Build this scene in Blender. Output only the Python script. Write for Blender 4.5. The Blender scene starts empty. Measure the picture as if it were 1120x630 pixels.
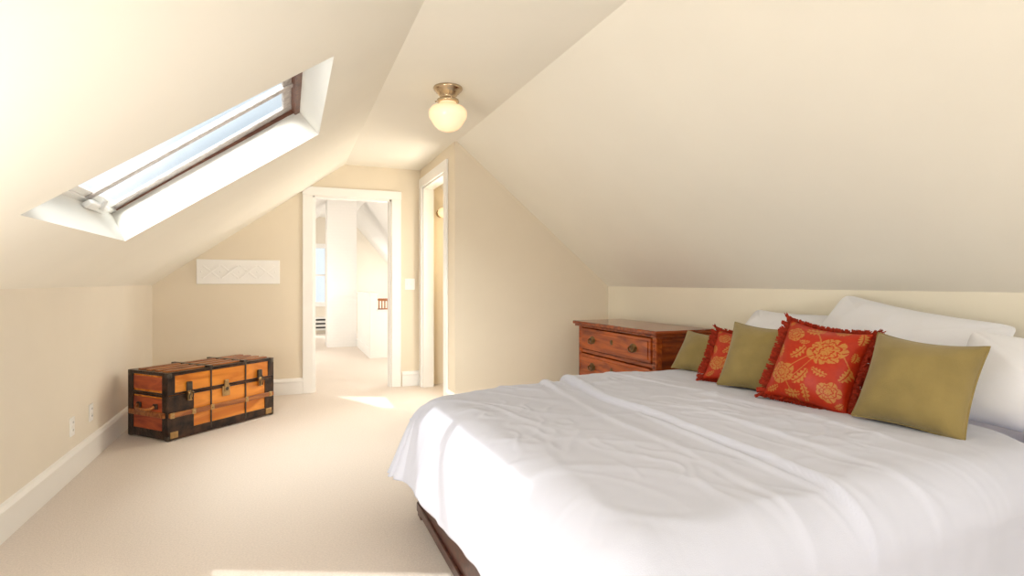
import bpy, bmesh, math, random, time
from mathutils import Vector, Matrix, noise, Euler
random.seed(4)
S=bpy.context.scene
COL=S.collection
try:
    S.view_settings.view_transform='Standard'
    S.view_settings.look='None'
except Exception as e: print(e)
G=1.13   # overall light level

# ------------------------------------------------------------ materials
def newmat(name):
    m=bpy.data.materials.new(name); m.use_nodes=True
    nt=m.node_tree; b=nt.nodes['Principled BSDF']
    return m,nt,b
def mat(name,c,rough=.6,var=.05,scale=6,bump=.0,bscale=200,metal=0,spec=.3,c2=None,sheen=0):
    m,nt,b=newmat(name)
    tc=nt.nodes.new('ShaderNodeTexCoord')
    n=nt.nodes.new('ShaderNodeTexNoise'); n.inputs['Scale'].default_value=scale; n.inputs['Detail'].default_value=4
    nt.links.new(tc.outputs['Object'],n.inputs['Vector'])
    r=nt.nodes.new('ShaderNodeValToRGB')
    a=[x*(1-var) for x in c]; d=c2 if c2 else [min(1,x*(1+var)) for x in c]
    r.color_ramp.elements[0].position=.35; r.color_ramp.elements[1].position=.65
    r.color_ramp.elements[0].color=(*a,1); r.color_ramp.elements[1].color=(*d,1)
    nt.links.new(n.outputs['Fac'],r.inputs['Fac']); nt.links.new(r.outputs['Color'],b.inputs['Base Color'])
    b.inputs['Roughness'].default_value=rough; b.inputs['Metallic'].default_value=metal
    b.inputs['Specular IOR Level'].default_value=spec
    if sheen: b.inputs['Sheen Weight'].default_value=sheen
    if bump:
        n2=nt.nodes.new('ShaderNodeTexNoise'); n2.inputs['Scale'].default_value=bscale; n2.inputs['Detail'].default_value=3
        nt.links.new(tc.outputs['Object'],n2.inputs['Vector'])
        bp=nt.nodes.new('ShaderNodeBump'); bp.inputs['Strength'].default_value=bump; bp.inputs['Distance'].default_value=.01
        nt.links.new(n2.outputs['Fac'],bp.inputs['Height']); nt.links.new(bp.outputs['Normal'],b.inputs['Normal'])
    return m
def wood(name,c1,c2,rough=.35,scale=3,stretch=(1,12,12),spec=.5):
    m,nt,b=newmat(name)
    tc=nt.nodes.new('ShaderNodeTexCoord'); mp=nt.nodes.new('ShaderNodeMapping'); mp.inputs['Scale'].default_value=stretch
    nt.links.new(tc.outputs['Object'],mp.inputs['Vector'])
    n=nt.nodes.new('ShaderNodeTexNoise'); n.inputs['Scale'].default_value=scale; n.inputs['Detail'].default_value=8; n.inputs['Distortion'].default_value=1.2
    nt.links.new(mp.outputs[0],n.inputs['Vector'])
    r=nt.nodes.new('ShaderNodeValToRGB'); r.color_ramp.elements[0].position=.35; r.color_ramp.elements[1].position=.62
    r.color_ramp.elements[0].color=(*c1,1); r.color_ramp.elements[1].color=(*c2,1)
    nt.links.new(n.outputs['Fac'],r.inputs['Fac']); nt.links.new(r.outputs['Color'],b.inputs['Base Color'])
    b.inputs['Roughness'].default_value=rough; b.inputs['Specular IOR Level'].default_value=spec
    return m
M={}
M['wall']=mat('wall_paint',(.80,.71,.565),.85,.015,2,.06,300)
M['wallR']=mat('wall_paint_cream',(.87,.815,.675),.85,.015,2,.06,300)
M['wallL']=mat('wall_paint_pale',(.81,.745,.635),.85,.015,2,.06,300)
M['ceil']=mat('ceiling_paint',(.89,.85,.75),.85,.01,2,.05,300)
M['ceilW']=mat('white_ceiling_paint',(.90,.88,.84),.85,.01,2,.05,300)
M['trim']=mat('white_trim_paint',(.90,.885,.85),.4,.01,3,.0,10,spec=.4)
M['revealw']=mat('cream_reveal_paint',(.80,.78,.72),.7,.01,3)
M['carpet']=mat('cream_carpet',(.83,.735,.645),.95,.05,110,.7,330)
M['linen']=mat('white_linen',(.605,.63,.735),.8,.01,3,.10,420,sheen=.05)
M['pillow']=mat('white_pillow_cotton',(.82,.83,.88),.8,.01,3,.10,420,sheen=.05)
M['sheet']=mat('shade_tinted_sheet',(.60,.61,.80),.8,.01,3,.1,420)  # white sheet, its lilac shading put into the base colour
M['olive']=mat('olive_velvet',(.25,.185,.06),.75,.10,9,.25,300,sheen=.2)
M['fringe']=mat('red_fringe_yarn',(.36,.03,.009),.8,.25,80)
M['dkwood']=wood('dark_cherry_wood',(.035,.012,.009),(.085,.026,.016),.3)
M['dress']=wood('red_oak_wood',(.20,.030,.005),(.45,.088,.010),.14,2.2,(8,1,8))
M['dress2']=wood('red_oak_wood_end',(.14,.022,.005),(.31,.058,.010),.14,2.2,(1.5,8,8))
M['trunkw']=wood('honey_trunk_wood',(.54,.15,.016),(.82,.30,.042),.22,2.0,(1,5,5))
M['trunkr']=wood('reddish_trunk_wood',(.26,.04,.016),(.54,.11,.03),.4,2.5,(6,1,6))
M['slat']=wood('trunk_slat_wood',(.22,.06,.016),(.44,.16,.04),.3,3,(1,8,8))
M['black']=mat('black_japanned_metal',(.022,.017,.014),.28,.5,14,.3,60,.3,.5,c2=(.07,.035,.02))
M['brass']=mat('aged_brass',(.50,.33,.15),.35,.15,30,0,10,1,.5)
M['dbrass']=mat('dark_antique_brass',(.17,.10,.04),.38,.2,30,0,10,1,.5)
M['iron']=mat('dark_iron_hardware',(.10,.085,.07),.4,.2,30,0,10,.9,.5)
M['nickel']=mat('brushed_nickel',(.60,.47,.32),.25,.05,30,0,10,1,.5)
M['plastic']=mat('white_plastic',(.88,.87,.84),.35,.01,5)
M['slot']=mat('dark_slot',(.03,.03,.03),.6,.05,5)
M['brownfr']=wood('brown_window_wood',(.10,.035,.02),(.20,.08,.045),.4)
M['greyfr']=wood('weathered_sash',(.36,.31,.29),(.58,.53,.50),.5,4,(1,10,10))
m,nt,b=newmat('white_painted_brick'); tc=nt.nodes.new('ShaderNodeTexCoord')
mp=nt.nodes.new('ShaderNodeMapping'); mp.inputs['Rotation'].default_value=(math.radians(90),0,0)
bk=nt.nodes.new('ShaderNodeTexBrick'); bk.inputs['Scale'].default_value=4.5
bk.inputs['Color1'].default_value=(.92,.90,.87,1); bk.inputs['Color2'].default_value=(.915,.895,.865,1); bk.inputs['Mortar'].default_value=(.90,.88,.85,1)
nt.links.new(tc.outputs['Object'],mp.inputs[0]); nt.links.new(mp.outputs[0],bk.inputs['Vector']); nt.links.new(bk.outputs['Color'],b.inputs['Base Color'])
bp=nt.nodes.new('ShaderNodeBump'); bp.inputs['Strength'].default_value=.05; bp.inputs['Distance'].default_value=.01; bp.invert=True
nt.links.new(bk.outputs['Fac'],bp.inputs['Height']); nt.links.new(bp.outputs['Normal'],b.inputs['Normal']); b.inputs['Roughness'].default_value=.8
M['brick']=m
m,nt,b=newmat('red_gold_brocade'); at=nt.nodes.new('ShaderNodeAttribute'); at.attribute_name='gold'
nz=nt.nodes.new('ShaderNodeTexNoise'); nz.inputs['Scale'].default_value=60
tc=nt.nodes.new('ShaderNodeTexCoord'); nt.links.new(tc.outputs['Object'],nz.inputs['Vector'])
rr=nt.nodes.new('ShaderNodeValToRGB'); rr.color_ramp.elements[0].color=(.32,.014,.002,1); rr.color_ramp.elements[1].color=(.45,.030,.004,1)
nt.links.new(nz.outputs['Fac'],rr.inputs['Fac'])
mx=nt.nodes.new('ShaderNodeMix'); mx.data_type='RGBA'; mx.inputs['B'].default_value=(.44,.22,.045,1)
nt.links.new(rr.outputs['Color'],mx.inputs['A']); nt.links.new(at.outputs['Fac'],mx.inputs['Factor'])
nt.links.new(mx.outputs['Result'],b.inputs['Base Color']); b.inputs['Roughness'].default_value=.42; b.inputs['Specular IOR Level'].default_value=.3
M['brocade']=m
m,nt,b=newmat('lit_milk_glass'); b.inputs['Base Color'].default_value=(.78,.67,.48,1); b.inputs['Roughness'].default_value=.2
lw=nt.nodes.new('ShaderNodeLayerWeight'); lw.inputs['Blend'].default_value=.3
r=nt.nodes.new('ShaderNodeValToRGB'); r.color_ramp.elements[0].color=(1,.86,.56,1); r.color_ramp.elements[1].color=(1,.58,.22,1)
nt.links.new(lw.outputs['Facing'],r.inputs['Fac']); nt.links.new(r.outputs['Color'],b.inputs['Emission Color']); b.inputs['Emission Strength'].default_value=.55
M['milk']=m
m=bpy.data.materials.new('window_glass'); m.use_nodes=True; nt=m.node_tree; nt.nodes.clear()
o=nt.nodes.new('ShaderNodeOutputMaterial'); t=nt.nodes.new('ShaderNodeBsdfTransparent'); t.inputs[0].default_value=(.95,.97,.98,1)
g=nt.nodes.new('ShaderNodeBsdfGlossy'); g.inputs['Roughness'].default_value=.02; ms=nt.nodes.new('ShaderNodeMixShader'); ms.inputs[0].default_value=.06
nt.links.new(t.outputs[0],ms.inputs[1]); nt.links.new(g.outputs[0],ms.inputs[2]); nt.links.new(ms.outputs[0],o.inputs[0])
M['glass']=m

# ------------------------------------------------------------ builders
class MB:
    def __init__(s): s.bm=bmesh.new(); s.mats=[]
    def mi(s,m):
        if m not in s.mats: s.mats.append(m)
        return s.mats.index(m)
    def _merge(s,b2,m,M4=None,smooth=False):
        if M4 is not None: bmesh.ops.transform(b2,matrix=M4,verts=b2.verts)
        i=s.mi(m); vm={}
        for v in b2.verts: vm[v]=s.bm.verts.new(v.co)
        for f in b2.faces:
            try:
                nf=s.bm.faces.new([vm[v] for v in f.verts]); nf.material_index=i; nf.smooth=smooth
            except ValueError: pass
        b2.free()
    def box(s,lo,hi,m,bev=0,M4=None,seg=2):
        b=bmesh.new(); bmesh.ops.create_cube(b,size=1)
        sx,sy,sz=[hi[i]-lo[i] for i in range(3)]
        for v in b.verts: v.co=Vector((lo[0]+(v.co.x+.5)*sx,lo[1]+(v.co.y+.5)*sy,lo[2]+(v.co.z+.5)*sz))
        if bev: bmesh.ops.bevel(b,geom=b.edges[:],offset=min(bev,.45*min(sx,sy,sz)),segments=seg,profile=.5,affect='EDGES')
        s._merge(b,m,M4,bool(bev) and seg>2); return s
    def cyl(s,p0,p1,r,m,r2=None,seg=16,smooth=True):
        p0=Vector(p0);p1=Vector(p1);d=p1-p0
        b=bmesh.new(); bmesh.ops.create_cone(b,segments=seg,radius1=r,radius2=r if r2 is None else r2,depth=d.length,cap_ends=True)
        q=d.to_track_quat('Z','Y').to_matrix().to_4x4()
        s._merge(b,m,Matrix.Translation((p0+p1)/2)@q,smooth); return s
    def lathe(s,prof,m,seg=40,M4=None):
        b=bmesh.new(); rings=[]
        for r,z in prof: rings.append([b.verts.new((max(r,1e-4)*math.cos(2*math.pi*k/seg),max(r,1e-4)*math.sin(2*math.pi*k/seg),z)) for k in range(seg)])
        for a,c in zip(rings,rings[1:]):
            for k in range(seg): b.faces.new((a[k],a[(k+1)%seg],c[(k+1)%seg],c[k]))
        s._merge(b,m,M4,True); return s
    def tube(s,pts,r,m,seg=8):
        pts=[Vector(p) for p in pts]
        b=bmesh.new(); rings=[]
        for i,p in enumerate(pts):
            t=(pts[min(i+1,len(pts)-1)]-pts[max(i-1,0)]).normalized()
            q=t.to_track_quat('Z','Y')
            rings.append([b.verts.new(p+q@Vector((r*math.cos(2*math.pi*k/seg),r*math.sin(2*math.pi*k/seg),0))) for k in range(seg)])
        for a,c in zip(rings,rings[1:]):
            for k in range(seg): b.faces.new((a[k],a[(k+1)%seg],c[(k+1)%seg],c[k]))
        b.faces.new(rings[0]); b.faces.new(rings[-1])
        s._merge(b,m,None,True); return s
    def prism(s,poly,axis,a0,a1,m):
        b=bmesh.new()
        def P(p,a):
            if axis=='y': return (p[0],a,p[1])
            if axis=='x': return (a,p[0],p[1])
            return (p[0],p[1],a)
        A=[b.verts.new(P(p,a0)) for p in poly]; B=[b.verts.new(P(p,a1)) for p in poly]
        n=len(poly)
        b.faces.new(A); b.faces.new(B[::-1])
        for k in range(n): b.faces.new((A[k],B[k],B[(k+1)%n],A[(k+1)%n]))
        s._merge(b,m); return s
    def poly(s,pts,m):
        vs=[s.bm.verts.new(p) for p in pts]; f=s.bm.faces.new(vs); f.material_index=s.mi(m); return s
    def done(s,name,parent=None,label=None,category=None,group=None,kind=None,normals=True):
        if normals: bmesh.ops.recalc_face_normals(s.bm,faces=s.bm.faces[:])
        me=bpy.data.meshes.new(name); s.bm.to_mesh(me); s.bm.free()
        for m in s.mats: me.materials.append(m)
        o=bpy.data.objects.new(name,me); COL.objects.link(o)
        if parent: o.parent=parent
        tag(o,label,category,group,kind); return o
def tag(o,label=None,category=None,group=None,kind=None):
    if label: o['label']=label
    if category: o['category']=category
    if group: o['group']=group
    if kind: o['kind']=kind
def empty(name,loc,rotz=0,label=None,category=None,group=None):
    o=bpy.data.objects.new(name,None); o.empty_display_size=.1; o.location=loc; o.rotation_euler=(0,0,rotz); COL.objects.link(o)
    tag(o,label,category,group); return o
ST='structure'
def N(x,y,z=0.): return noise.noise(Vector((x,y,z)))
def sstep(a,b,x):
    t=min(1,max(0,(x-a)/(b-a))); return t*t*(3-2*t)

# ------------------------------------------------------------ duvet by cloth simulation (first, in the empty scene)
BX0,BX1,BY0,BY1=.62,3.0,.92,2.78
t_0=time.time()
cb=MB().box((BX0,BY0,0.0),(BX1,BY1,.62),M['sheet'],.11,seg=7).done('temp_collider')
cm=cb.modifiers.new('c','COLLISION'); cb.collision.thickness_outer=.012; cb.collision.cloth_friction=30; cb.collision.damping=.6
nx,ny=150,170
px0,px1,qy0,qy1=.32,2.36,.50,3.06
vs=[];fs=[]
for j in range(ny+1):
    y=qy0+(qy1-qy0)*j/ny
    pm=px1-.45*(1-sstep(.6,1.25,y))
    pa=px0+.08*sstep(2.8,3.06,y)+.02*N(y*2.2,6.6)
    for i in range(nx+1):
        s_=i/nx; x=pa+(pm-pa)*s_
        yy=y-.06*(1-sstep(.30,.75,x))*sstep(2.6,3.06,y)
        z=.68+.022*N(x*2.6,y*1.6,1.)+.012*N(x*6,y*3,5.)
        vs.append((x,yy,z+.03))
for j in range(ny):
    for i in range(nx): a=j*(nx+1)+i; fs.append((a,a+1,a+nx+2,a+nx+1))
me=bpy.data.meshes.new('temp_cloth'); me.from_pydata(vs,[],fs)
co=bpy.data.objects.new('temp_cloth',me); COL.objects.link(co)
md=co.modifiers.new('cloth','CLOTH'); st=md.settings
st.quality=6; st.mass=.35; st.tension_stiffness=12; st.compression_stiffness=8; st.shear_stiffness=4; st.bending_stiffness=2.5; st.air_damping=2.5
st.tension_damping=8; st.compression_damping=8; st.shear_damping=8; st.bending_damping=1
md.collision_settings.distance_min=.012; md.collision_settings.collision_quality=2; md.collision_settings.use_self_collision=False
md.point_cache.frame_start=1; md.point_cache.frame_end=60
S.frame_start=1; S.frame_end=60
for f_ in range(1,43):
    S.frame_set(f_)
    if time.time()-t_0>110: break
dg=bpy.context.evaluated_depsgraph_get()
base=bpy.data.meshes.new_from_object(co.evaluated_get(dg))
bpy.data.objects.remove(co); bpy.data.objects.remove(cb)
S.frame_set(1)
tmp=bpy.data.objects.new('temp_sub',base); COL.objects.link(tmp)
sb=tmp.modifiers.new('sub','SUBSURF'); sb.levels=1
dg=bpy.context.evaluated_depsgraph_get(); dg.update()
dme=bpy.data.meshes.new_from_object(tmp.evaluated_get(dg)); dme.name='duvet'
bpy.data.objects.remove(tmp)
ridges=[(1.30,-.11,.014,.018,0),(1.40,-.06,.009,.012,1.3),(1.52,.02,.011,.018,2.2),(1.68,.12,.007,.014,3.1)]
def crease(v,k,p=2): return max(0,1-abs(v)*k)**p
def wrinkle(x,y):
    h=0
    flat=1-.75*sstep(1.80,2.0,x)
    for b0,s,A,wd,ph in ridges:
        cx=b0+(2.7-y)*s+.035*math.sin(2.2*y+ph)+.03*N(y*1.5,ph)+.010*N(y*6,ph+3)
        am=A*max(0,.55+1.5*N(y*1.7,ph+7))
        dx=x-cx; h+=am*math.exp(-(dx/(wd*(2.4 if dx>0 else .8)))**2)*(flat*.8+.2)
    cx=1.44-(2.7-y)*.10+.035*math.sin(2.0*y)+.03*N(y*2.5,2.)+.008*N(y*9,3)
    h+=.026*sstep(cx-.008,cx+.008,x)*(.35+.65*flat)
    wx=x+.08*N(x*1.6,y*1.6,3)+.012*N(x*8,y*8,33); wy=y+.08*N(x*1.6,y*1.6,9)
    h+=.012*N(wx*1.5,wy*1.0,1)*flat
    c_=wx*.94+wy*.34; l_=wy*.94-wx*.34
    h+=.0055*crease(N(c_*2.6,l_*.9,5),10,1.2)*flat*max(0,.5+1.2*N(x*2,y*2,30))
    h+=.005*crease(N(c_*4.5,l_*1.6,15),8,1.2)*flat*max(0,.4+1.4*N(x*2,y*2,40))
    h+=.005*crease(N(wx*2-wy*2,wy*1.8+wx*1.2,25),11,1.2)*flat*max(0,.3+1.4*N(x*2.5,y*2.5,50))
    h+=.0045*crease(N(wx*5+wy*3,wy*5-wx*2,65),6,1.2)*flat*max(0,.2+1.6*N(x*2.2,y*2.2,70))
    h+=.0038*crease(N(wx*8-wy*3,wy*6+wx*2,85),5,1.1)*flat*max(0,.1+1.8*N(x*2.6,y*2.6,90))
    h+=.0025*N(wx*7,wy*5,22)*flat+.0008*N(x*18,y*14,2)
    return h
nrm_=[v.normal.copy() for v in dme.vertices]
upf=1 if sum(n_.z for n_ in nrm_)>0 else -1
for v,n_ in zip(dme.vertices,nrm_):
    n_=n_*upf
    top=max(0,n_.z)**.7
    h=wrinkle(v.co.x,v.co.y)*top+.017
    s_=(1-top)
    h+=s_*(.018*N(v.co.x*5,v.co.y*5,v.co.z*1.5)+.008*N(v.co.x*12,v.co.y*12,v.co.z*4))
    z0=v.co.z
    v.co+=n_*max(h,.004)
    x_,y_=v.co.x,v.co.y
    dz=max(0,.60-z0)
    if x_<.95:
        wc=sstep(1.5,2.75,y_)
        v.co.x-=dz*(.03+.22*wc)*sstep(.95,.62,x_)
        v.co.y+=dz*.04*wc*sstep(.95,.62,x_)
    d=math.hypot(x_-.62,y_-2.78)
    v.co.z-=.035*math.exp(-(d/.30)**2)*top
dme.materials.clear(); dme.materials.append(M['linen'])
for pl in dme.polygons: pl.use_smooth=True
o=bpy.data.objects.new('duvet',dme); COL.objects.link(o); tag(o,'rumpled white duvet draped over bed','duvet')
sm=o.modifiers.new('s','SOLIDIFY'); sm.thickness=.012; sm.offset=-1*upf

# ------------------------------------------------------------ room shell
XL=-1.23; XR=3.06; YF=6.30; YG=4.865; YB=-1.6; XC=1.42
ZK=1.165; ZKR=1.15; ZC=2.49; XA=.58; XB=1.44; YE=13.5
def zl(x): return ZK+(ZC-ZK)/(XA-XL)*(x-XL)
def zr(x): return ZC-(ZC-ZKR)/(XR-XB)*(x-XB)
MB().box((-2.2,YB-.1,-.1),(4.2,YE+.1,0),M['carpet']).done('floor',kind=ST)
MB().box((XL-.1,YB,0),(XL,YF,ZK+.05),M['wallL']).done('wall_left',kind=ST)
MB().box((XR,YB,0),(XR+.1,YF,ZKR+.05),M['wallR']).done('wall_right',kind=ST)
DX0,DX1,DZ=.25,1.09,2.13
w=MB(); t0,t1=YF,YF+.12
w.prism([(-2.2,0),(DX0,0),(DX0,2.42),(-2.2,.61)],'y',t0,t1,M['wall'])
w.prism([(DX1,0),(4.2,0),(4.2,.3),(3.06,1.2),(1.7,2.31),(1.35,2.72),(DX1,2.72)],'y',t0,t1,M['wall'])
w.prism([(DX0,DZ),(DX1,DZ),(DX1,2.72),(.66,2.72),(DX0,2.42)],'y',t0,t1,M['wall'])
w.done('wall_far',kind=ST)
CY0,CY1,CZ=5.2,6.15,2.27
w=MB()
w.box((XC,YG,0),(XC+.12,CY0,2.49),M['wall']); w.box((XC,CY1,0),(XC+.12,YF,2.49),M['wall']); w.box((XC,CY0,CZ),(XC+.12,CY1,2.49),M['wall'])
w.done('wall_closet',kind=ST)
MB().prism([(XC+.12,0),(XR,0),(XR,ZKR),(XC+.12,zr(XC+.12)+.02)],'y',YG,YG+.1,M['wall']).done('wall_gable',kind=ST)
w=MB(); wx0,wx1,wz0,wz1=.2,1.9,.75,2.05
w.box((XL,YB-.1,0),(wx0,YB,2.5),M['wall']); w.box((wx1,YB-.1,0),(XR,YB,2.5),M['wall'])
w.box((wx0,YB-.1,0),(wx1,YB,wz0),M['wall']); w.box((wx0,YB-.1,wz1),(wx1,YB,2.5),M['wall'])
w.done('wall_back',kind=ST)
w=MB()
for a,b_ in (((wx0-.1,YB,wz0-.1),(wx0,YB+.02,wz1+.1)),((wx1,YB,wz0-.1),(wx1+.1,YB+.02,wz1+.1)),((wx0,YB,wz0-.1),(wx1,YB+.02,wz0)),((wx0,YB,wz1),(wx1,YB+.02,wz1+.1)),((1.03,YB-.07,wz0),(1.07,YB-.03,wz1))):
    w.box(a,b_,M['trim'],.004)
w.done('added_window',kind=ST)  # unseen window, added behind the camera to bring in light
MB().poly([(XA,YB,ZC),(XB,YB,ZC),(XB,YF,ZC),(XA,YF,ZC)],M['ceil']).done('ceiling',kind=ST)
MB().poly([(XB,YB,ZC),(XR,YB,ZKR),(XR,YF,ZKR),(XB,YF,ZC)],M['ceil']).done('ceiling.001',kind=ST)
HA=(-.865,2.42);HB=(-.865,3.75);HC=(.195,3.98);HD=(.19,2.56)
H=[Vector((x,y,zl(x))) for x,y in (HA,HB,HC,HD)]
O=[Vector((x,y,zl(x))) for x,y in ((XL,YB),(XL,YF),(XA,YF),(XA,YB))]
w=MB()
for k in range(4): w.poly([O[k],O[(k+1)%4],H[(k+1)%4],H[k]],M['ceil'])
w.done('ceiling.002',kind=ST)
nrm=Vector((-(ZC-ZK)/(XA-XL),0,1)).normalized(); sl=Vector((1,0,(ZC-ZK)/(XA-XL))).normalized()
def onw(x,y,t):
    return Vector((x,y,zl(x)))+nrm*t
W0=[onw(-.86,2.46,.22),onw(-.86,4.0,.22),onw(.185,4.03,.22),onw(.185,2.56,.22)]
w=MB()
for k in range(4): w.poly([H[k],H[(k+1)%4],W0[(k+1)%4],W0[k]],M['revealw'])
w.done('trim_1',kind=ST)
R=Matrix(((sl.x,0,nrm.x),(0,1,0),(sl.z,0,nrm.z))).to_4x4()
def SKY(t): return Matrix.Translation(onw(-.86,2.46,t))@R
Ls=1.30; Wd=1.57
win=MB(); f=SKY(.22)
win.box((-.03,-.03,0),(.03,Wd+.03,.04),M['trim'],.004,f); win.box((Ls-.04,-.03,-.03),(Ls+.03,Wd+.03,.05),M['brownfr'],.004,f)
win.box((-.03,-.03,0),(Ls+.03,.03,.04),M['trim'],.004,f); win.box((-.03,Wd-.02,-.015),(Ls+.03,Wd+.03,.03),M['brownfr'],.004,f)
win.box((.03,Wd-.13,.01),(Ls-.03,Wd-.02,.03),M['greyfr'],.004,f); win.box((.03,.03,.01),(.07,Wd-.03,.03),M['trim'],.004,f)
win.box((Ls-.10,.03,.01),(Ls-.04,Wd-.03,.03),M['greyfr'],.004,f)
win.box((.03,1.0,.0),(Ls-.03,1.06,.03),M['greyfr'],.004,f)
win.box((.03,.03,.018),(Ls-.03,Wd-.03,.021),M['glass'],0,f)
win.box((.0,.95,-.05),(.05,1.25,-.02),M['trim'],.01,f); win.cyl(f@Vector((.03,1.1,-.06)),f@Vector((.08,1.1,-.03)),.012,M['plastic'])
win.done('window_1',kind=ST)

def baseboard(name,p0,p1,n):
    p0=Vector((*p0,0));p1=Vector((*p1,0));d=(p1-p0);L=d.length;ang=math.atan2(d.y,d.x)
    T=Matrix.Translation(p0)@Matrix.Rotation(ang,4,'Z')
    s=1 if (Vector((-d.y,d.x,0)).dot(Vector((*n,0)))>0) else -1
    w=MB()
    prof=[(0,0),(.018*s,0),(.018*s,.125),(.026*s,.13),(.026*s,.145),(.014*s,.165),(0,.17)]
    w.prism(prof,'x',0,L,M['trim']); bmesh.ops.transform(w.bm,matrix=T,verts=w.bm.verts); w.done(name,kind=ST)
baseboard('baseboard_left',(XL,YB),(XL,YF),(1,0))
baseboard('baseboard_far',(XL+.02,YF),(DX0-.1,YF),(0,-1))
baseboard('baseboard_far_door',(DX1+.12,YF),(XC,YF),(0,-1))
baseboard('baseboard_closet',(XC,YG),(XC,CY0-.1),(-1,0))
baseboard('baseboard_gable',(XC,YG),(XR,YG),(0,-1))
baseboard('baseboard_right',(XR,YB),(XR,YG),(-1,0))
w=MB(); c=.105
w.box((DX0-c,YF-.022,0),(DX0,YF,DZ),M['trim'],.004); w.box((DX1,YF-.022,0),(DX1+c,YF,DZ),M['trim'],.004)
w.box((DX0-c-.002,YF-.024,DZ),(DX1+c+.004,YF,DZ+.095),M['trim'],.003)
w.box((DX0,YF,0),(DX0+.018,YF+.12,DZ),M['trim']); w.box((DX1-.018,YF,0),(DX1,YF+.12,DZ),M['trim']); w.box((DX0,YF,DZ-.018),(DX1,YF+.12,DZ),M['trim'])
w.box((DX0+.018,YF+.05,0),(DX0+.03,YF+.08,DZ),M['trim']); w.box((DX1-.03,YF+.05,0),(DX1-.018,YF+.08,DZ),M['trim'])
w.done('door_1',kind=ST)
w=MB()
w.box((XC-.022,CY0-c,0),(XC,CY0,CZ),M['trim'],.004); w.box((XC-.022,CY1,0),(XC,CY1+c,CZ),M['trim'],.004)
w.box((XC-.024,CY0-c-.005,CZ),(XC,CY1+c+.005,CZ+.105),M['trim'],.004)
w.box((XC,CY0,0),(XC+.12,CY0+.018,CZ),M['trim']); w.box((XC,CY1-.018,0),(XC+.12,CY1,CZ),M['trim']); w.box((XC,CY0,CZ-.018),(XC+.12,CY1,CZ),M['trim'])
w.done('door_2',kind=ST)

# ------------------------------------------------------------ room beyond
XL2=-1.6; XR2=3.1; F0,F1,RZ=.66,1.35,2.70
def z2(x): return RZ-.74*(F0-x) if x<F0 else (RZ if x<F1 else RZ-1.2*(x-F1))
w=MB(); yb=YF+.12
hx0,hx1,hy0,hy1=-.52,.06,7.0,7.56
def P2(x,y): return (x,y,z2(x))
OO=[P2(XL2,yb),P2(XL2,YE),P2(F0,YE),P2(F0,yb)]; HH=[P2(hx0,hy0),P2(hx0,hy1),P2(hx1,hy1),P2(hx1,hy0)]
for k in range(4): w.poly([OO[k],OO[(k+1)%4],HH[(k+1)%4],HH[k]],M['ceilW'])
w.done('ceiling.003',kind=ST)
MB().poly([P2(F1,yb),P2(F1,YE),P2(XR2,YE),P2(XR2,yb)],M['ceilW']).done('ceiling.004',kind=ST)
MB().poly([P2(F0,yb),P2(F0,YE),(F1,YE,RZ),(F1,yb,RZ)],M['ceilW']).done('ceiling.005',kind=ST)
MB().box((XL2-.1,yb,0),(XL2,YE,z2(XL2)+.03),M['wallL']).done('wall_landing_left',kind=ST)
MB().box((XR2,yb,0),(XR2+.1,YE,z2(XR2)+.03),M['wallL']).done('wall_landing_right',kind=ST)
w=MB(); ex0,ex1,ez0,ez1=-.05,.80,.72,1.98
w.box((-2.2,YE,0),(ex0,YE+.1,3),M['wallL']); w.box((ex1,YE,0),(4.2,YE+.1,3),M['wallL']); w.box((ex0,YE,0),(ex1,YE+.1,ez0),M['wallL']); w.box((ex0,YE,ez1),(ex1,YE+.1,3),M['wallL'])
w.done('wall_end',kind=ST)
w=MB(); 
w.box((ex0-.09,YE-.03,ez0-.1),(ex0,YE,ez1+.1),M['trim']); w.box((ex1,YE-.03,ez0-.1),(ex1+.09,YE,ez1+.1),M['trim'])
w.box((ex0,YE-.03,ez0-.1),(ex1,YE,ez0),M['trim']); w.box((ex0,YE-.03,ez1),(ex1,YE,ez1+.1),M['trim']); w.box((ex0,YE+.03,1.33),(ex1,YE+.06,1.37),M['trim'])
w.box((ex0,YE+.04,ez0),(ex1,YE+.045,ez1),M['glass'])
w.done('window_3',kind=ST)
MB().box((.66,10.5,0),(1.18,11.0,RZ-.005),M['brick']).done('chimney',label='white painted brick chimney rising through landing',category='chimney')
w=MB(); w.box((1.19,8.75,0),(1.29,10.49,.99),M['trim']); w.box((1.175,8.73,.99),(1.305,10.49,1.02),M['trim'],.004)
w.box((1.29,8.75,0),(2.6,8.83,.73),M['trim']); w.box((1.29,8.73,.73),(2.6,8.85,.76),M['trim'],.004)
w.box((1.178,8.75,0),(1.19,10.49,.15),M['trim'],.003)
w.done('half_wall',label='white low stair guard wall with cap',category='half wall')
e=empty('stair_railing',(1.31,8.79,.76),0,'dark brown wooden railing on low white wall','railing')
MB().box((0,-.03,.135),(1.29,.03,.175),M['slat'],.01).done('handrail',e)
MB().box((0,-.02,0),(1.29,.02,.02),M['slat'],.004).done('bottom_rail',e)
for k in range(28):
    MB().box((.008+.045*k,-.010,.0),(.026+.045*k,.010,.14),M['slat'],.003).done('baluster',e)
e=empty('baseboard_heater',(.3,YE-.1,.02),0,'white baseboard heater below landing window','heater')
w=MB(); w.box((-.7,.02,.05),(1.0,.1,.36),M['trim'],.01); w.done('heater_body',e)
w=MB(); 
for k in range(3): w.box((-.66,.005,.10+.09*k),(.96,.022,.135+.09*k),M['slot'])
w.done('heater_grille',e)

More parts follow.
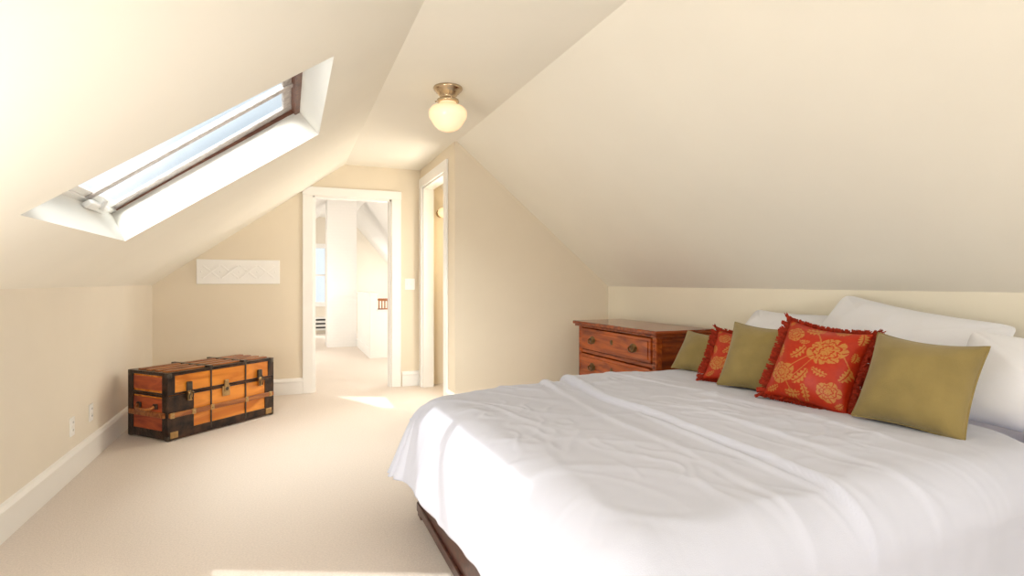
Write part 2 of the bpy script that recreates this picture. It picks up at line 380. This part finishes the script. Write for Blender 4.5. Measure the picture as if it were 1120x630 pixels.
# ------------------------------------------------------------ wall things
def plate(name,loc,rotz,label,kind):
    e=empty(name,loc,rotz,label,'outlet' if kind=='outlet' else 'light switch', 'wall outlets' if kind=='outlet' else None)
    MB().box((-.036,-.006,-.058),(.036,0,.058),M['plastic'],.004).done('cover_plate',e)
    if kind=='outlet':
        for z in (-.024,.024):
            w=MB(); w.box((-.017,-.009,z-.015),(.017,-.005,z+.015),M['plastic'],.003)
            w.box((-.008,-.0095,z-.005),(-.005,-.0088,z+.007),M['slot']); w.box((.005,-.0095,z-.005),(.008,-.0088,z+.007),M['slot']); w.done('socket',e)
    return e
plate('wall_outlet',(XL,4.14,.31),math.radians(90),'white plastic electrical outlet above baseboard','outlet')
plate('wall_outlet',(XL,4.49,.32),math.radians(90),'white plastic electrical outlet above baseboard','outlet')
e=plate('light_switch',(1.30,YF,1.17),0,'white double light switch beside door','switch'); e.scale=(1.6,1,1.1)
for xx in (-.014,.014): MB().box((xx-.005,-.016,-.012),(xx+.005,-.005,.012),M['plastic'],.002).done('toggle',e)
e=empty('coat_rack',(-.465,YF,1.300),0,'white wooden wall rack with crisscross relief','coat rack')
MB().box((-.385,-.02,-.125),(.385,.002,.125),M['trim'],.006).done('board',e)
w=MB()
for k in range(4):
    cx=-.255+.17*k
    for s in (1,-1):
        T=Matrix.Translation((cx,-.022,0))@Matrix.Rotation(s*math.radians(50),4,'Y')
        w.box((-.008,-.010 if s>0 else -.003,-.10),(.008,.006,.10),M['trim'],.002,T)
w.done('lattice',e)
for k in range(5):
    w=MB(); w.lathe([(0,0),(.005,0),(.005,.007),(.007,.008),(.007,.010),(0,.011)],M['trim'],12,Matrix.Translation((-.34+.17*k,-.022,0))@Matrix.Rotation(math.radians(90),4,'X'))
    w.done('peg',e)

# ------------------------------------------------------------ ceiling lamp
e=empty('ceiling_lamp',(.985,3.54,ZC),0,'schoolhouse ceiling lamp with milk glass shade','ceiling lamp')
MB().lathe([(0,0),(.095,0),(.098,-.008),(.092,-.018),(.082,-.022),(.078,-.034),(.068,-.04),(.06,-.055),(.05,-.062),(.048,-.075),(.072,-.082),(.075,-.095),(.066,-.10),(0,-.10)],M['nickel']).done('lamp_base',e,label='brushed nickel mount')
MB().lathe([(.056,-.092),(.058,-.112),(.072,-.120),(.108,-.134),(.125,-.155),(.127,-.175),(.124,-.198),(.114,-.215),(.102,-.235),(.088,-.255),(.068,-.274),(.04,-.287),(0,-.292)],M['milk'],40).done('lamp_shade',e,label='round milk glass shade')
for k in range(3):
    a=2.1*k+.5; MB().cyl((.07*math.cos(a),.07*math.sin(a),-.088),(.088*math.cos(a),.088*math.sin(a),-.088),.005,M['nickel']).done('screw',e)
e=empty('wall_sconce',(1.66,YF,2.0),0,'small globe wall lamp inside closet','wall lamp')
MB().cyl((0,0,0),(0,-.03,0),.05,M['nickel']).cyl((0,-.03,0),(0,-.06,.0),.015,M['nickel']).done('mount',e)
w=MB(); w.lathe([(.0,-.06),(.03,-.052),(.052,-.03),(.06,0),(.052,.03),(.03,.052),(0,.06)],M['milk'],24,Matrix.Translation((0,-.115,0))); w.done('lamp_shade',e)

# ------------------------------------------------------------ trunk
ang=math.atan2(.678,.735)
e=empty('steamer_trunk',(-.83,4.765,0),ang,'antique honey wood steamer trunk with black metal edging','trunk')
L,D,HT=.95,.47,.515; ZS=.345
MB().box((0,0,.02),(L,D,ZS-.004),M['trunkw'],.006).done('body',e)
MB().box((0,0,ZS),(L,D,HT-.01),M['trunkw'],.008).done('lid',e)
for x0,x1 in ((-.004,.003),(L-.003,L+.004)):
    for z0,z1 in ((.07,ZS-.03),(ZS+.03,HT-.04)):
        MB().box((x0,.03,z0),(x1,D-.03,z1),M['trunkr']).done('end_panel',e,label='reddish wood end panel')
w=MB(); t=.008
def band(a,b_): w.box(a,b_,M['black'],.002)
for z0,z1 in ((.012,.075),(ZS-.016,ZS-.004),(ZS,ZS+.014),(HT-.026,HT-.002)):
    band((-t,-t,z0),(L+t,.0,z1)); band((-t,D,z0),(L+t,D+t,z1)); band((-t,-t,z0),(0,D+t,z1)); band((L,-t,z0),(L+t,D+t,z1))
for x0,x1 in ((-t,.20),(L-.085,L+t)):
    band((x0,-t*.8,.02),(x1,0,ZS-.004)); 
for x0,x1 in ((-t,.05),(L-.05,L+t)):
    band((x0,-t*.8,ZS),(x1,0,HT-.01))
for x in (-t,L):
    for y0,y1 in ((-t,.06),(D-.06,D+t)): band((x,y0,.02),(x+t,y1,HT-.01))
band((-t,-t,HT-.012),(L+t,D+t,HT-.003))
w.done('metal_edging',e,label='black japanned metal edging')
for y in (.045,.145,.245,.345): 
    MB().box((.02,y,HT-.01),(L-.02,y+.05,HT+.010),M['slat'],.004).done('wooden_slat',e)
MB().box((.0,-.022,.175),(L,-.004,.212),M['slat'],.005).done('wooden_slat',e)
MB().box((-.022,.02,.175),(-.004,D-.02,.215),M['slat'],.005).done('wooden_slat',e)
MB().box((L+.004,.02,.175),(L+.022,D-.02,.215),M['slat'],.005).done('wooden_slat',e)
for x in (.34,.66):
    w=MB(); w.box((x,-.010,.03),(x+.012,-.002,ZS-.01),M['iron'],.002); w.box((x,-.010,ZS+.005),(x+.012,-.002,HT-.01),M['iron'],.002); w.box((x-.01,-.01,HT-.006),(x+.022,D,HT+.012),M['iron'],.002); w.done('metal_strap',e)
for x in (.02,.19,.346,.666,.91):
    z=.195
    w=MB(); w.box((x-.016,-.027,z-.022),(x+.016,-.018,z+.022),M['brass'],.004); w.cyl((x,-.027,z),(x,-.032,z),.008,M['brass']); w.done('slat_clamp',e,label='brass slat clamp')
for x in (.155,.80):
    w=MB(); w.box((x-.022,-.028,ZS+.01),(x+.022,-.008,ZS+.085),M['iron'],.006); w.box((x-.018,-.034,ZS-.06),(x+.018,-.008,ZS+.02),M['brass'],.006)
    w.cyl((x-.02,-.034,ZS),(x+.02,-.034,ZS),.010,M['brass']); w.tube([(x-.012,-.036,ZS-.05),(x-.016,-.045,ZS-.02),(x,-.05,ZS+.03),(x+.016,-.045,ZS-.02),(x+.012,-.036,ZS-.05)],.004,M['iron']); w.done('latch',e,label='brass draw latch')
w=MB(); w.box((.44,-.018,ZS-.085),(.51,-.004,ZS-.0),M['brass'],.008); w.box((.455,-.026,ZS-.05),(.495,-.01,ZS+.05),M['brass'],.008); w.cyl((.475,-.028,ZS-.025),(.475,-.018,ZS-.025),.014,M['iron']); w.done('lock',e,label='brass hasp lock')
for x in (.04,.9):
    w=MB(); w.box((x-.03,-.016,.02),(x+.03,-.006,.07),M['brass'],.004); w.done('corner_plate',e)
w=MB(); 
for y in (.13,.33): w.box((-.022,y-.022,.235),(-.004,y+.022,.275),M['iron'],.005)
w.tube([(-.02,.13,.255),(-.045,.15,.24),(-.055,.19,.232),(-.055,.27,.232),(-.045,.31,.24),(-.02,.33,.255)],.012,M['slat']); w.done('handle',e,label='leather end handle')
for x,y in ((-t,-t),(L-.035+t,-t),(-t,D-.035+t),(L-.035+t,D-.035+t)):
    for z0,z1 in ((0,.045),(HT-.045,HT)): MB().box((x-.003,y-.003,z0),(x+.038,y+.038,z1),M['iron'],.012,seg=3).done('corner_cap',e)

# ------------------------------------------------------------ dresser
e=empty('dresser',(2.45,3.26,0),0,'antique red oak dresser with brass pulls','dresser')
DW,DL,DH=.50,1.17,.845
w=MB()
w.box((.02,.02,.08),(DW,.05,DH-.03),M['dress2'],.004); w.box((.02,DL-.05,.08),(DW,DL-.02,DH-.03),M['dress2'],.004)
w.box((DW-.02,.04,.08),(DW,DL-.04,DH-.03),M['dress']); w.box((.03,.04,.08),(DW,DL-.04,.11),M['dress'])
for x0,y0 in ((.012,.012),(.012,DL-.065),(DW-.05,.012),(DW-.05,DL-.065)): w.box((x0,y0,0),(x0+.053,y0+.053,DH-.03),M['dress'],.008)
for z in (.09,.335,.575,.80): w.box((.022,.06,z-.012),(.045,DL-.06,z+.018),M['dress'],.003)
w.box((.065,.010,.14),(DW-.06,.022,.19),M['dress2'],.004); w.box((.065,.010,.72),(DW-.06,.022,.78),M['dress2'],.004)
w.box((.02,.0,DH-.06),(DW,.02,DH-.03),M['dress2'],.006)
for y in (.038,DL-.038):
    for k in range(22): w.lathe([(0,.006),(.008,.004),(.012,0)],M['dress2'],8,Matrix.Translation((.012,y,.11+.031*k))@Matrix.Rotation(math.radians(-90),4,'Y'))
w.done('dresser_body',e)
w=MB(); w.box((-.03,-.035,DH-.03),(DW+.01,DL+.03,DH),M['dress2'],.010); w.box((-.015,-.02,DH-.048),(DW+.005,DL+.015,DH-.03),M['dress2'],.008); w.done('dresser_top',e)
def pull(parent,y,z):
    w=MB(); w.lathe([(0,.004),(.03,.003),(.034,0)],M['dbrass'],20,Matrix.Translation((-.002,y,z))@Matrix.Rotation(math.radians(-90),4,'Y')@Matrix.Scale(1.5,4,(0,1,0)))
    for s in (-1,1): w.cyl((0,y+s*.035,z+.004),(-.018,y+s*.035,z+.004),.006,M['dbrass'])
    w.tube([(-.018,y-.036,z+.004),(-.024,y-.036,z-.015),(-.026,y-.02,z-.028),(-.026,y+.02,z-.028),(-.024,y+.036,z-.015),(-.018,y+.036,z+.004)],.005,M['dbrass']); w.done('drawer_pull',parent,label='aged brass bail pull')
for z0,z1 in ((.113,.318),(.358,.558),(.598,.785)):
    w=MB(); w.box((.004,.07,z0),(.028,DL-.07,z1),M['dress'],.008); w.box((-.002,.10,z0+.025),(.006,DL-.10,z1-.025),M['dress'],.006)
    zc=(z0+z1)/2
    dr=w.done('drawer',e)
    for y in (.28,DL-.28): pull(dr,y,zc)
    w=MB(); w.lathe([(0,.004),(.018,.003),(.022,0)],M['dbrass'],16,Matrix.Translation((-.002,DL/2,zc+.01))@Matrix.Rotation(math.radians(-90),4,'Y')); w.done('escutcheon',dr,label='brass keyhole plate')

# ------------------------------------------------------------ bed
e=empty('bed',(0,0,0),0,'king bed with dark cherry frame and white mattress','bed')
w=MB()
w.box((BX0,BY0,.03),(BX0+.035,BY1,.36),M['dkwood'],.006); w.box((BX0-.008,BY0-.005,.33),(BX0+.04,BY1+.005,.365),M['dkwood'],.006); w.box((BX0-.012,BY0,.03),(BX0+.03,BY1,.075),M['dkwood'],.004)
w.box((BX0,BY0,.03),(BX1,BY0+.035,.36),M['dkwood'],.006); w.box((BX0,BY1-.035,.03),(BX1,BY1,.36),M['dkwood'],.006); w.box((BX1-.035,BY0,.03),(BX1,BY1,.36),M['dkwood'],.006)
w.box((BX0+.03,BY0+.03,.2),(BX1-.03,BY1-.03,.24),M['dkwood'])
w.done('bed_frame',e,label='dark cherry wood rails')
for x,y in ((BX0-.006,BY0-.006),(BX0-.006,BY1-.064),(BX1-.07,BY0-.006),(BX1-.07,BY1-.064)):
    MB().box((x,y,0),(x+.07,y+.07,.37),M['dkwood'],.008).done('leg',e)
MB().box((BX0+.03,BY0+.012,.34),(BX1-.012,BY1-.03,.605),M['sheet'],.105,seg=6).done('mattress',e,label='mattress in white sheet with lilac shade in its colour')

# cushions
def cushion_mesh(name,w_,h_,t_,m,n=44,seed=0,gold=None,pinch=.07,wr=.006,rp=0):
    vs=[];fs=[];att=[]
    idx={}
    for side in (1,-1):
        for j in range(n+1):
            for i in range(n+1):
                u=math.sin((i/n-.5)*math.pi); v=math.sin((j/n-.5)*math.pi)
                edge=(i in(0,n)) or (j in (0,n))
                if side==-1 and edge: idx[(side,i,j)]=idx[(1,i,j)]; continue
                k0=1
                if rp:
                    mm=max(abs(u),abs(v))
                    if mm>1e-6: k0=mm/((abs(u)**rp+abs(v)**rp)**(1/rp))
                x=w_/2*u*k0*(1-pinch*(1-v*v)); y=h_/2*v*k0*(1-pinch*(1-u*u))
                uu=min(1,abs(u)); vv=min(1,abs(v))
                z=t_/2*((1-uu**2.4)*(1-vv**2.4))**.55
                k=math.sin(math.pi*i/n)*math.sin(math.pi*j/n)
                z+=wr*2*N(x*7+seed,y*7,side)*k + wr*max(0,1-3*abs(N(x*5+seed,y*5,side*3)))*k
                y-=.012*(1-uu)*k
                y-=.03*h_*(1-uu*uu)*max(0,v)
                idx[(side,i,j)]=len(vs); vs.append((x,y,side*z if not edge else 0))
                att.append(gold(u,v) if gold else 0)
        for j in range(n):
            for i in range(n):
                q=[idx[(side,i,j)],idx[(side,i+1,j)],idx[(side,i+1,j+1)],idx[(side,i,j+1)]]
                fs.append(q if side==1 else q[::-1])
    me=bpy.data.meshes.new(name); me.from_pydata(vs,[],fs); me.materials.append(m)
    for pl in me.polygons: pl.use_smooth=True
    if gold:
        a=me.attributes.new('gold','FLOAT','POINT')
        for k,x in enumerate(att): a.data[k].value=x
    return me
def place(o,base,phi,tau,h_,roll=0):
    cp,sp,ct,st=math.cos(phi),math.sin(phi),math.cos(tau),math.sin(tau)
    n=Vector((-cp*ct,-sp*ct,st)); h=Vector((cp*st,sp*st,ct)); x=h.cross(n)
    R3=Matrix((x,h,n)).transposed().to_4x4()@Matrix.Rotation(roll,4,'Z')
    o.matrix_world=Matrix.Translation(Vector(base)+h*h_/2)@R3
def flower(x,y,cx,cy,s,pet=6,rot=0):
    x+=.06*N(x*3,y*3,7); y+=.06*N(x*3,y*3,17)
    dx,dy=(x-cx)/s,(y-cy)/(s*.85); r_=math.hypot(dx,dy); a=math.atan2(dy,dx)+rot+.35*N(x*4,y*4,2)
    R1=.78+.22*abs(math.cos(a*pet/2))**.6
    if r_>R1: return 0
    R3_=.70*(.78+.22*abs(math.sin(a*pet/2)))
    R2=.42*(.74+.26*abs(math.cos(a*pet/2)))
    if abs(r_-R3_)<.04 or abs(r_-R2)<.045: return 0
    if r_>R3_ and abs(math.sin(a*pet/2))<.15: return 0
    if r_>R3_ and abs(math.sin(a*pet*1.5))<.25 and r_<R1*.93: return .2
    if R2<r_<R3_ and abs(math.cos(a*pet/2))<.15: return 0
    if r_<R2 and abs(math.sin(a*pet/2))<.2: return 0
    return 1
def leaf(x,y,cx,cy,L_,W_,rot):
    dx,dy=x-cx,y-cy; c_,s_=math.cos(rot),math.sin(rot); a=(dx*c_+dy*s_)/L_; b_=(-dx*s_+dy*c_)/W_-.5*a*a
    if abs(a)>1: return 0
    if abs(b_)<(1-a*a)*(.75+.25*math.cos(a*18)):
        if abs(b_)<.12 or abs(math.sin(a*9+abs(b_)*3))<.22: return 0
        return 1
    return 0
def gold1(u,v):
    g=0
    for f in ((.34,.32,.44,7,0),(-.56,-.44,.34,5,.4),(-.60,.62,.26,5,1),(.60,-.62,.28,5,0)): g=max(g,flower(u,v,*f))
    for l in ((-.30,.14,.30,.13,.9),(-.04,-.46,.30,.13,.9),(.12,-.78,.24,.1,1.9),(-.84,.12,.24,.1,2.0),(.88,-.18,.22,.1,1.2),(.90,.80,.2,.1,1.8),(-.16,.84,.26,.11,.2),(.44,.90,.2,.09,-.1),(-.86,.90,.12,.06,.9),(-.20,-.88,.24,.1,.1),(.92,.3,.14,.07,1.6),(.34,-.26,.22,.09,-.3),(-.74,-.86,.2,.08,.4),(-.26,.46,.16,.07,.2),(.86,-.86,.12,.06,.7)): g=max(g,leaf(u,v,*l))
    d=abs(v-(.5*math.sin(u*3.2)-.12)); 
    if d<.016 and g==0: g=.9
    d=abs(u-(.3*math.sin(v*3.5)-.15))
    if d<.016 and g==0: g=.9
    return g*.8
def fringe(parent,w_,h_,pinch,seed):
    rnd=random.Random(seed); w=MB(); m=M['fringe']; w.mi(m)
    def pt(s,t):
        u,v=[(t,-1),(1,t),(-t,1),(-1,-t)][s]
        return Vector((w_/2*u*(1-pinch*(1-v*v)),h_/2*v*(1-pinch*(1-u*u))-.03*h_*(1-u*u)*max(0,v),0)), Vector([(0,-1,0),(1,0,0),(0,1,0),(-1,0,0)][s])
    for s in range(4):
        n=560; ext=1.7 if s in (1,3) else .8
        for k in range(n):
            t=-1+2*(k+.5)/n
            p,d=pt(s,t); tang=Vector((-d.y,d.x,0))
            wv=.3*math.sin(k*.12+s)+rnd.uniform(-.3,.3)
            dd=(d+tang*(.9*t**3 if abs(t)>.7 else 0)+tang*wv+Vector((0,0,.9*math.sin(k*.16)+rnd.uniform(-.4,.4)))).normalized()
            ln=rnd.uniform(.020,.026)*ext; wd=.0026
            b0=p-d*.006; mid=p+dd*ln*.6; tip=p+dd*ln+Vector((0,0,rnd.uniform(-.004,.004)))
            for ax in (tang*wd,Vector((0,0,wd))):
                vv=[w.bm.verts.new(x) for x in (b0-ax,b0+ax,mid+ax,mid-ax)]
                f=w.bm.faces.new(vv)
                vv2=[vv[3],vv[2],w.bm.verts.new(tip+ax),w.bm.verts.new(tip-ax)]; w.bm.faces.new(vv2)
    return w.done('fringe',parent,label='red yarn fringe',normals=False)
def piping(parent,w_,h_,pinch,m):
    pts=[]
    for s in range(4):
        for k in range(24):
            t=-1+2*k/24; u,v=[(t,-1),(1,t),(-t,1),(-1,-t)][s]
            pts.append((w_/2*u*(1-pinch*(1-v*v)),h_/2*v*(1-pinch*(1-u*u))-.03*h_*(1-u*u)*max(0,v),0))
    pts.append(pts[0]); MB().tube(pts,.0045,m,6).done('piping',parent)
zt=.674
cush=[('g',(2.20,2.55),20,38,.32,.27,.13),('r',(2.12,2.18),26,34,.31,.30,.12),('g',(2.08,2.00),24,31,.36,.355,.16),('r',(2.03,1.67),16,27,.35,.37,.18),('g',(2.05,1.28),13,29,.35,.355,.20)]
for k,(c_,b_,ph,ta,w_,h_,t_) in enumerate(cush):
    if c_=='g':
        me=cushion_mesh('green_cushion',w_,h_,t_,M['olive'],44,k*3.3); o=bpy.data.objects.new('green_cushion',me); COL.objects.link(o)
        tag(o,'olive green velvet cushion leaning on pillows','cushion','throw cushions on the bed'); piping(o,w_,h_,.07,M['olive'])
    else:
        me=cushion_mesh('red_cushion',w_,h_,t_,M['brocade'],200,k*3.3,gold1); o=bpy.data.objects.new('red_cushion',me); COL.objects.link(o)
        tag(o,'red brocade cushion with gold flowers and fringe','cushion','throw cushions on the bed'); fringe(o,w_,h_,.07,k)
    place(o,(b_[0],b_[1],zt),math.radians(ph),math.radians(ta),h_,math.radians([-3,-4,-3,-7,-4][k]))
pil=[((2.66,2.54),0,42,.64,.47,.16,-1),((2.58,1.80),4,41,.86,.55,.19,-11),((2.42,1.09),10,38,.56,.41,.18,-5)]
for k,(b_,ph,ta,w_,h_,t_,ro) in enumerate(pil):
    me=cushion_mesh('pillow',w_,h_,t_,M['pillow'],90,k*5.1+20,None,.05,.010,rp=12); o=bpy.data.objects.new('pillow',me); COL.objects.link(o)
    tag(o,'plump white bed pillow leaning against wall','pillow','white bed pillows'); place(o,(b_[0],b_[1],.66),math.radians(ph),math.radians(ta),h_,math.radians(ro))

# ------------------------------------------------------------ lights
wd=bpy.data.worlds.new('World'); S.world=wd; wd.use_nodes=True; nt=wd.node_tree
bg=nt.nodes['Background']; tc=nt.nodes.new('ShaderNodeTexCoord'); n=nt.nodes.new('ShaderNodeTexNoise'); n.inputs['Scale'].default_value=3; n.inputs['Detail'].default_value=5
nt.links.new(tc.outputs['Generated'],n.inputs['Vector']); r_=nt.nodes.new('ShaderNodeValToRGB'); r_.color_ramp.elements[0].color=(.66,.74,.81,1); r_.color_ramp.elements[1].color=(.92,.96,.99,1)
r_.color_ramp.elements[0].position=.4; r_.color_ramp.elements[1].position=.6
nt.links.new(n.outputs['Fac'],r_.inputs['Fac']); nt.links.new(r_.outputs['Color'],bg.inputs['Color']); bg.inputs['Strength'].default_value=1.22
def light(name,typ,loc,energy,color=(1,1,1),rot=None,**kw):
    l=bpy.data.lights.new(name,typ); l.energy=energy*G; l.color=color
    for k,v in kw.items(): setattr(l,k,v)
    o=bpy.data.objects.new(name,l); o.location=loc
    if rot is not None: o.rotation_euler=rot
    COL.objects.link(o); return o
def aim(v): return Vector(v).to_track_quat('-Z','Y').to_euler()
light('sun','SUN',(0,0,5),2.7,(1,.96,.91),aim((.39,-.782,-1)),angle=math.radians(.6))
light('back_fill','AREA',(1.05,YB+.12,1.45),27,(1,.967,.925),aim((0,1,.14)),shape='RECTANGLE',size=1.7,size_y=1.3)  # added area fill behind the camera, just inside the back window
light('room_fill','POINT',(-.45,-1.05,.9),15,(1,.967,.925),shadow_soft_size=.35)  # added unseen point lamp, soft fill from behind the camera
light('side_fill','AREA',(-1.1,1.15,.75),35,(1,.967,.925),aim((1,.8,.5)),shape='RECTANGLE',size=.9,size_y=.7)  # added area fill at the left wall, out of frame, lifts the right slope
light('sky_fill','AREA',(-1.5,1.7,3.7),290,(1,.98,.94),aim((1.9,2.3,-2.4)),shape='SQUARE',size=1.6)  # added unseen lamp outside the skylight, strengthens sky light on the far half
light('closet_fill','AREA',(1.60,5.52,1.2),14,(1,.95,.88),aim((-1,-.1,0)),shape='RECTANGLE',size=.5,size_y=1.7)  # added lamp hidden in the closet doorway, fills the far end of the room
light('closet_light','POINT',(1.95,5.7,1.6),8,(1,.80,.5),shadow_soft_size=.08)
light('landing_fill','POINT',(-.5,9.4,.95),40,(1,.98,.95),shadow_soft_size=.25)  # added point lamps, all hidden from view, brighten the landing
light('landing_fill','POINT',(2.0,7.3,1.1),36,(1,.98,.95),shadow_soft_size=.25)
light('landing_fill','POINT',(2.1,12.2,1.1),36,(1,.98,.95),shadow_soft_size=.25)

# ------------------------------------------------------------ camera
cd=bpy.data.cameras.new('camera'); cam=bpy.data.objects.new('camera',cd); COL.objects.link(cam)
cam.location=(0,0,1.2); cam.rotation_euler=(math.radians(90),0,-math.atan(245/600))
cd.sensor_width=36; cd.lens=600/1120*36; cd.shift_y=-7/1120; cd.clip_start=.02
S.camera=cam
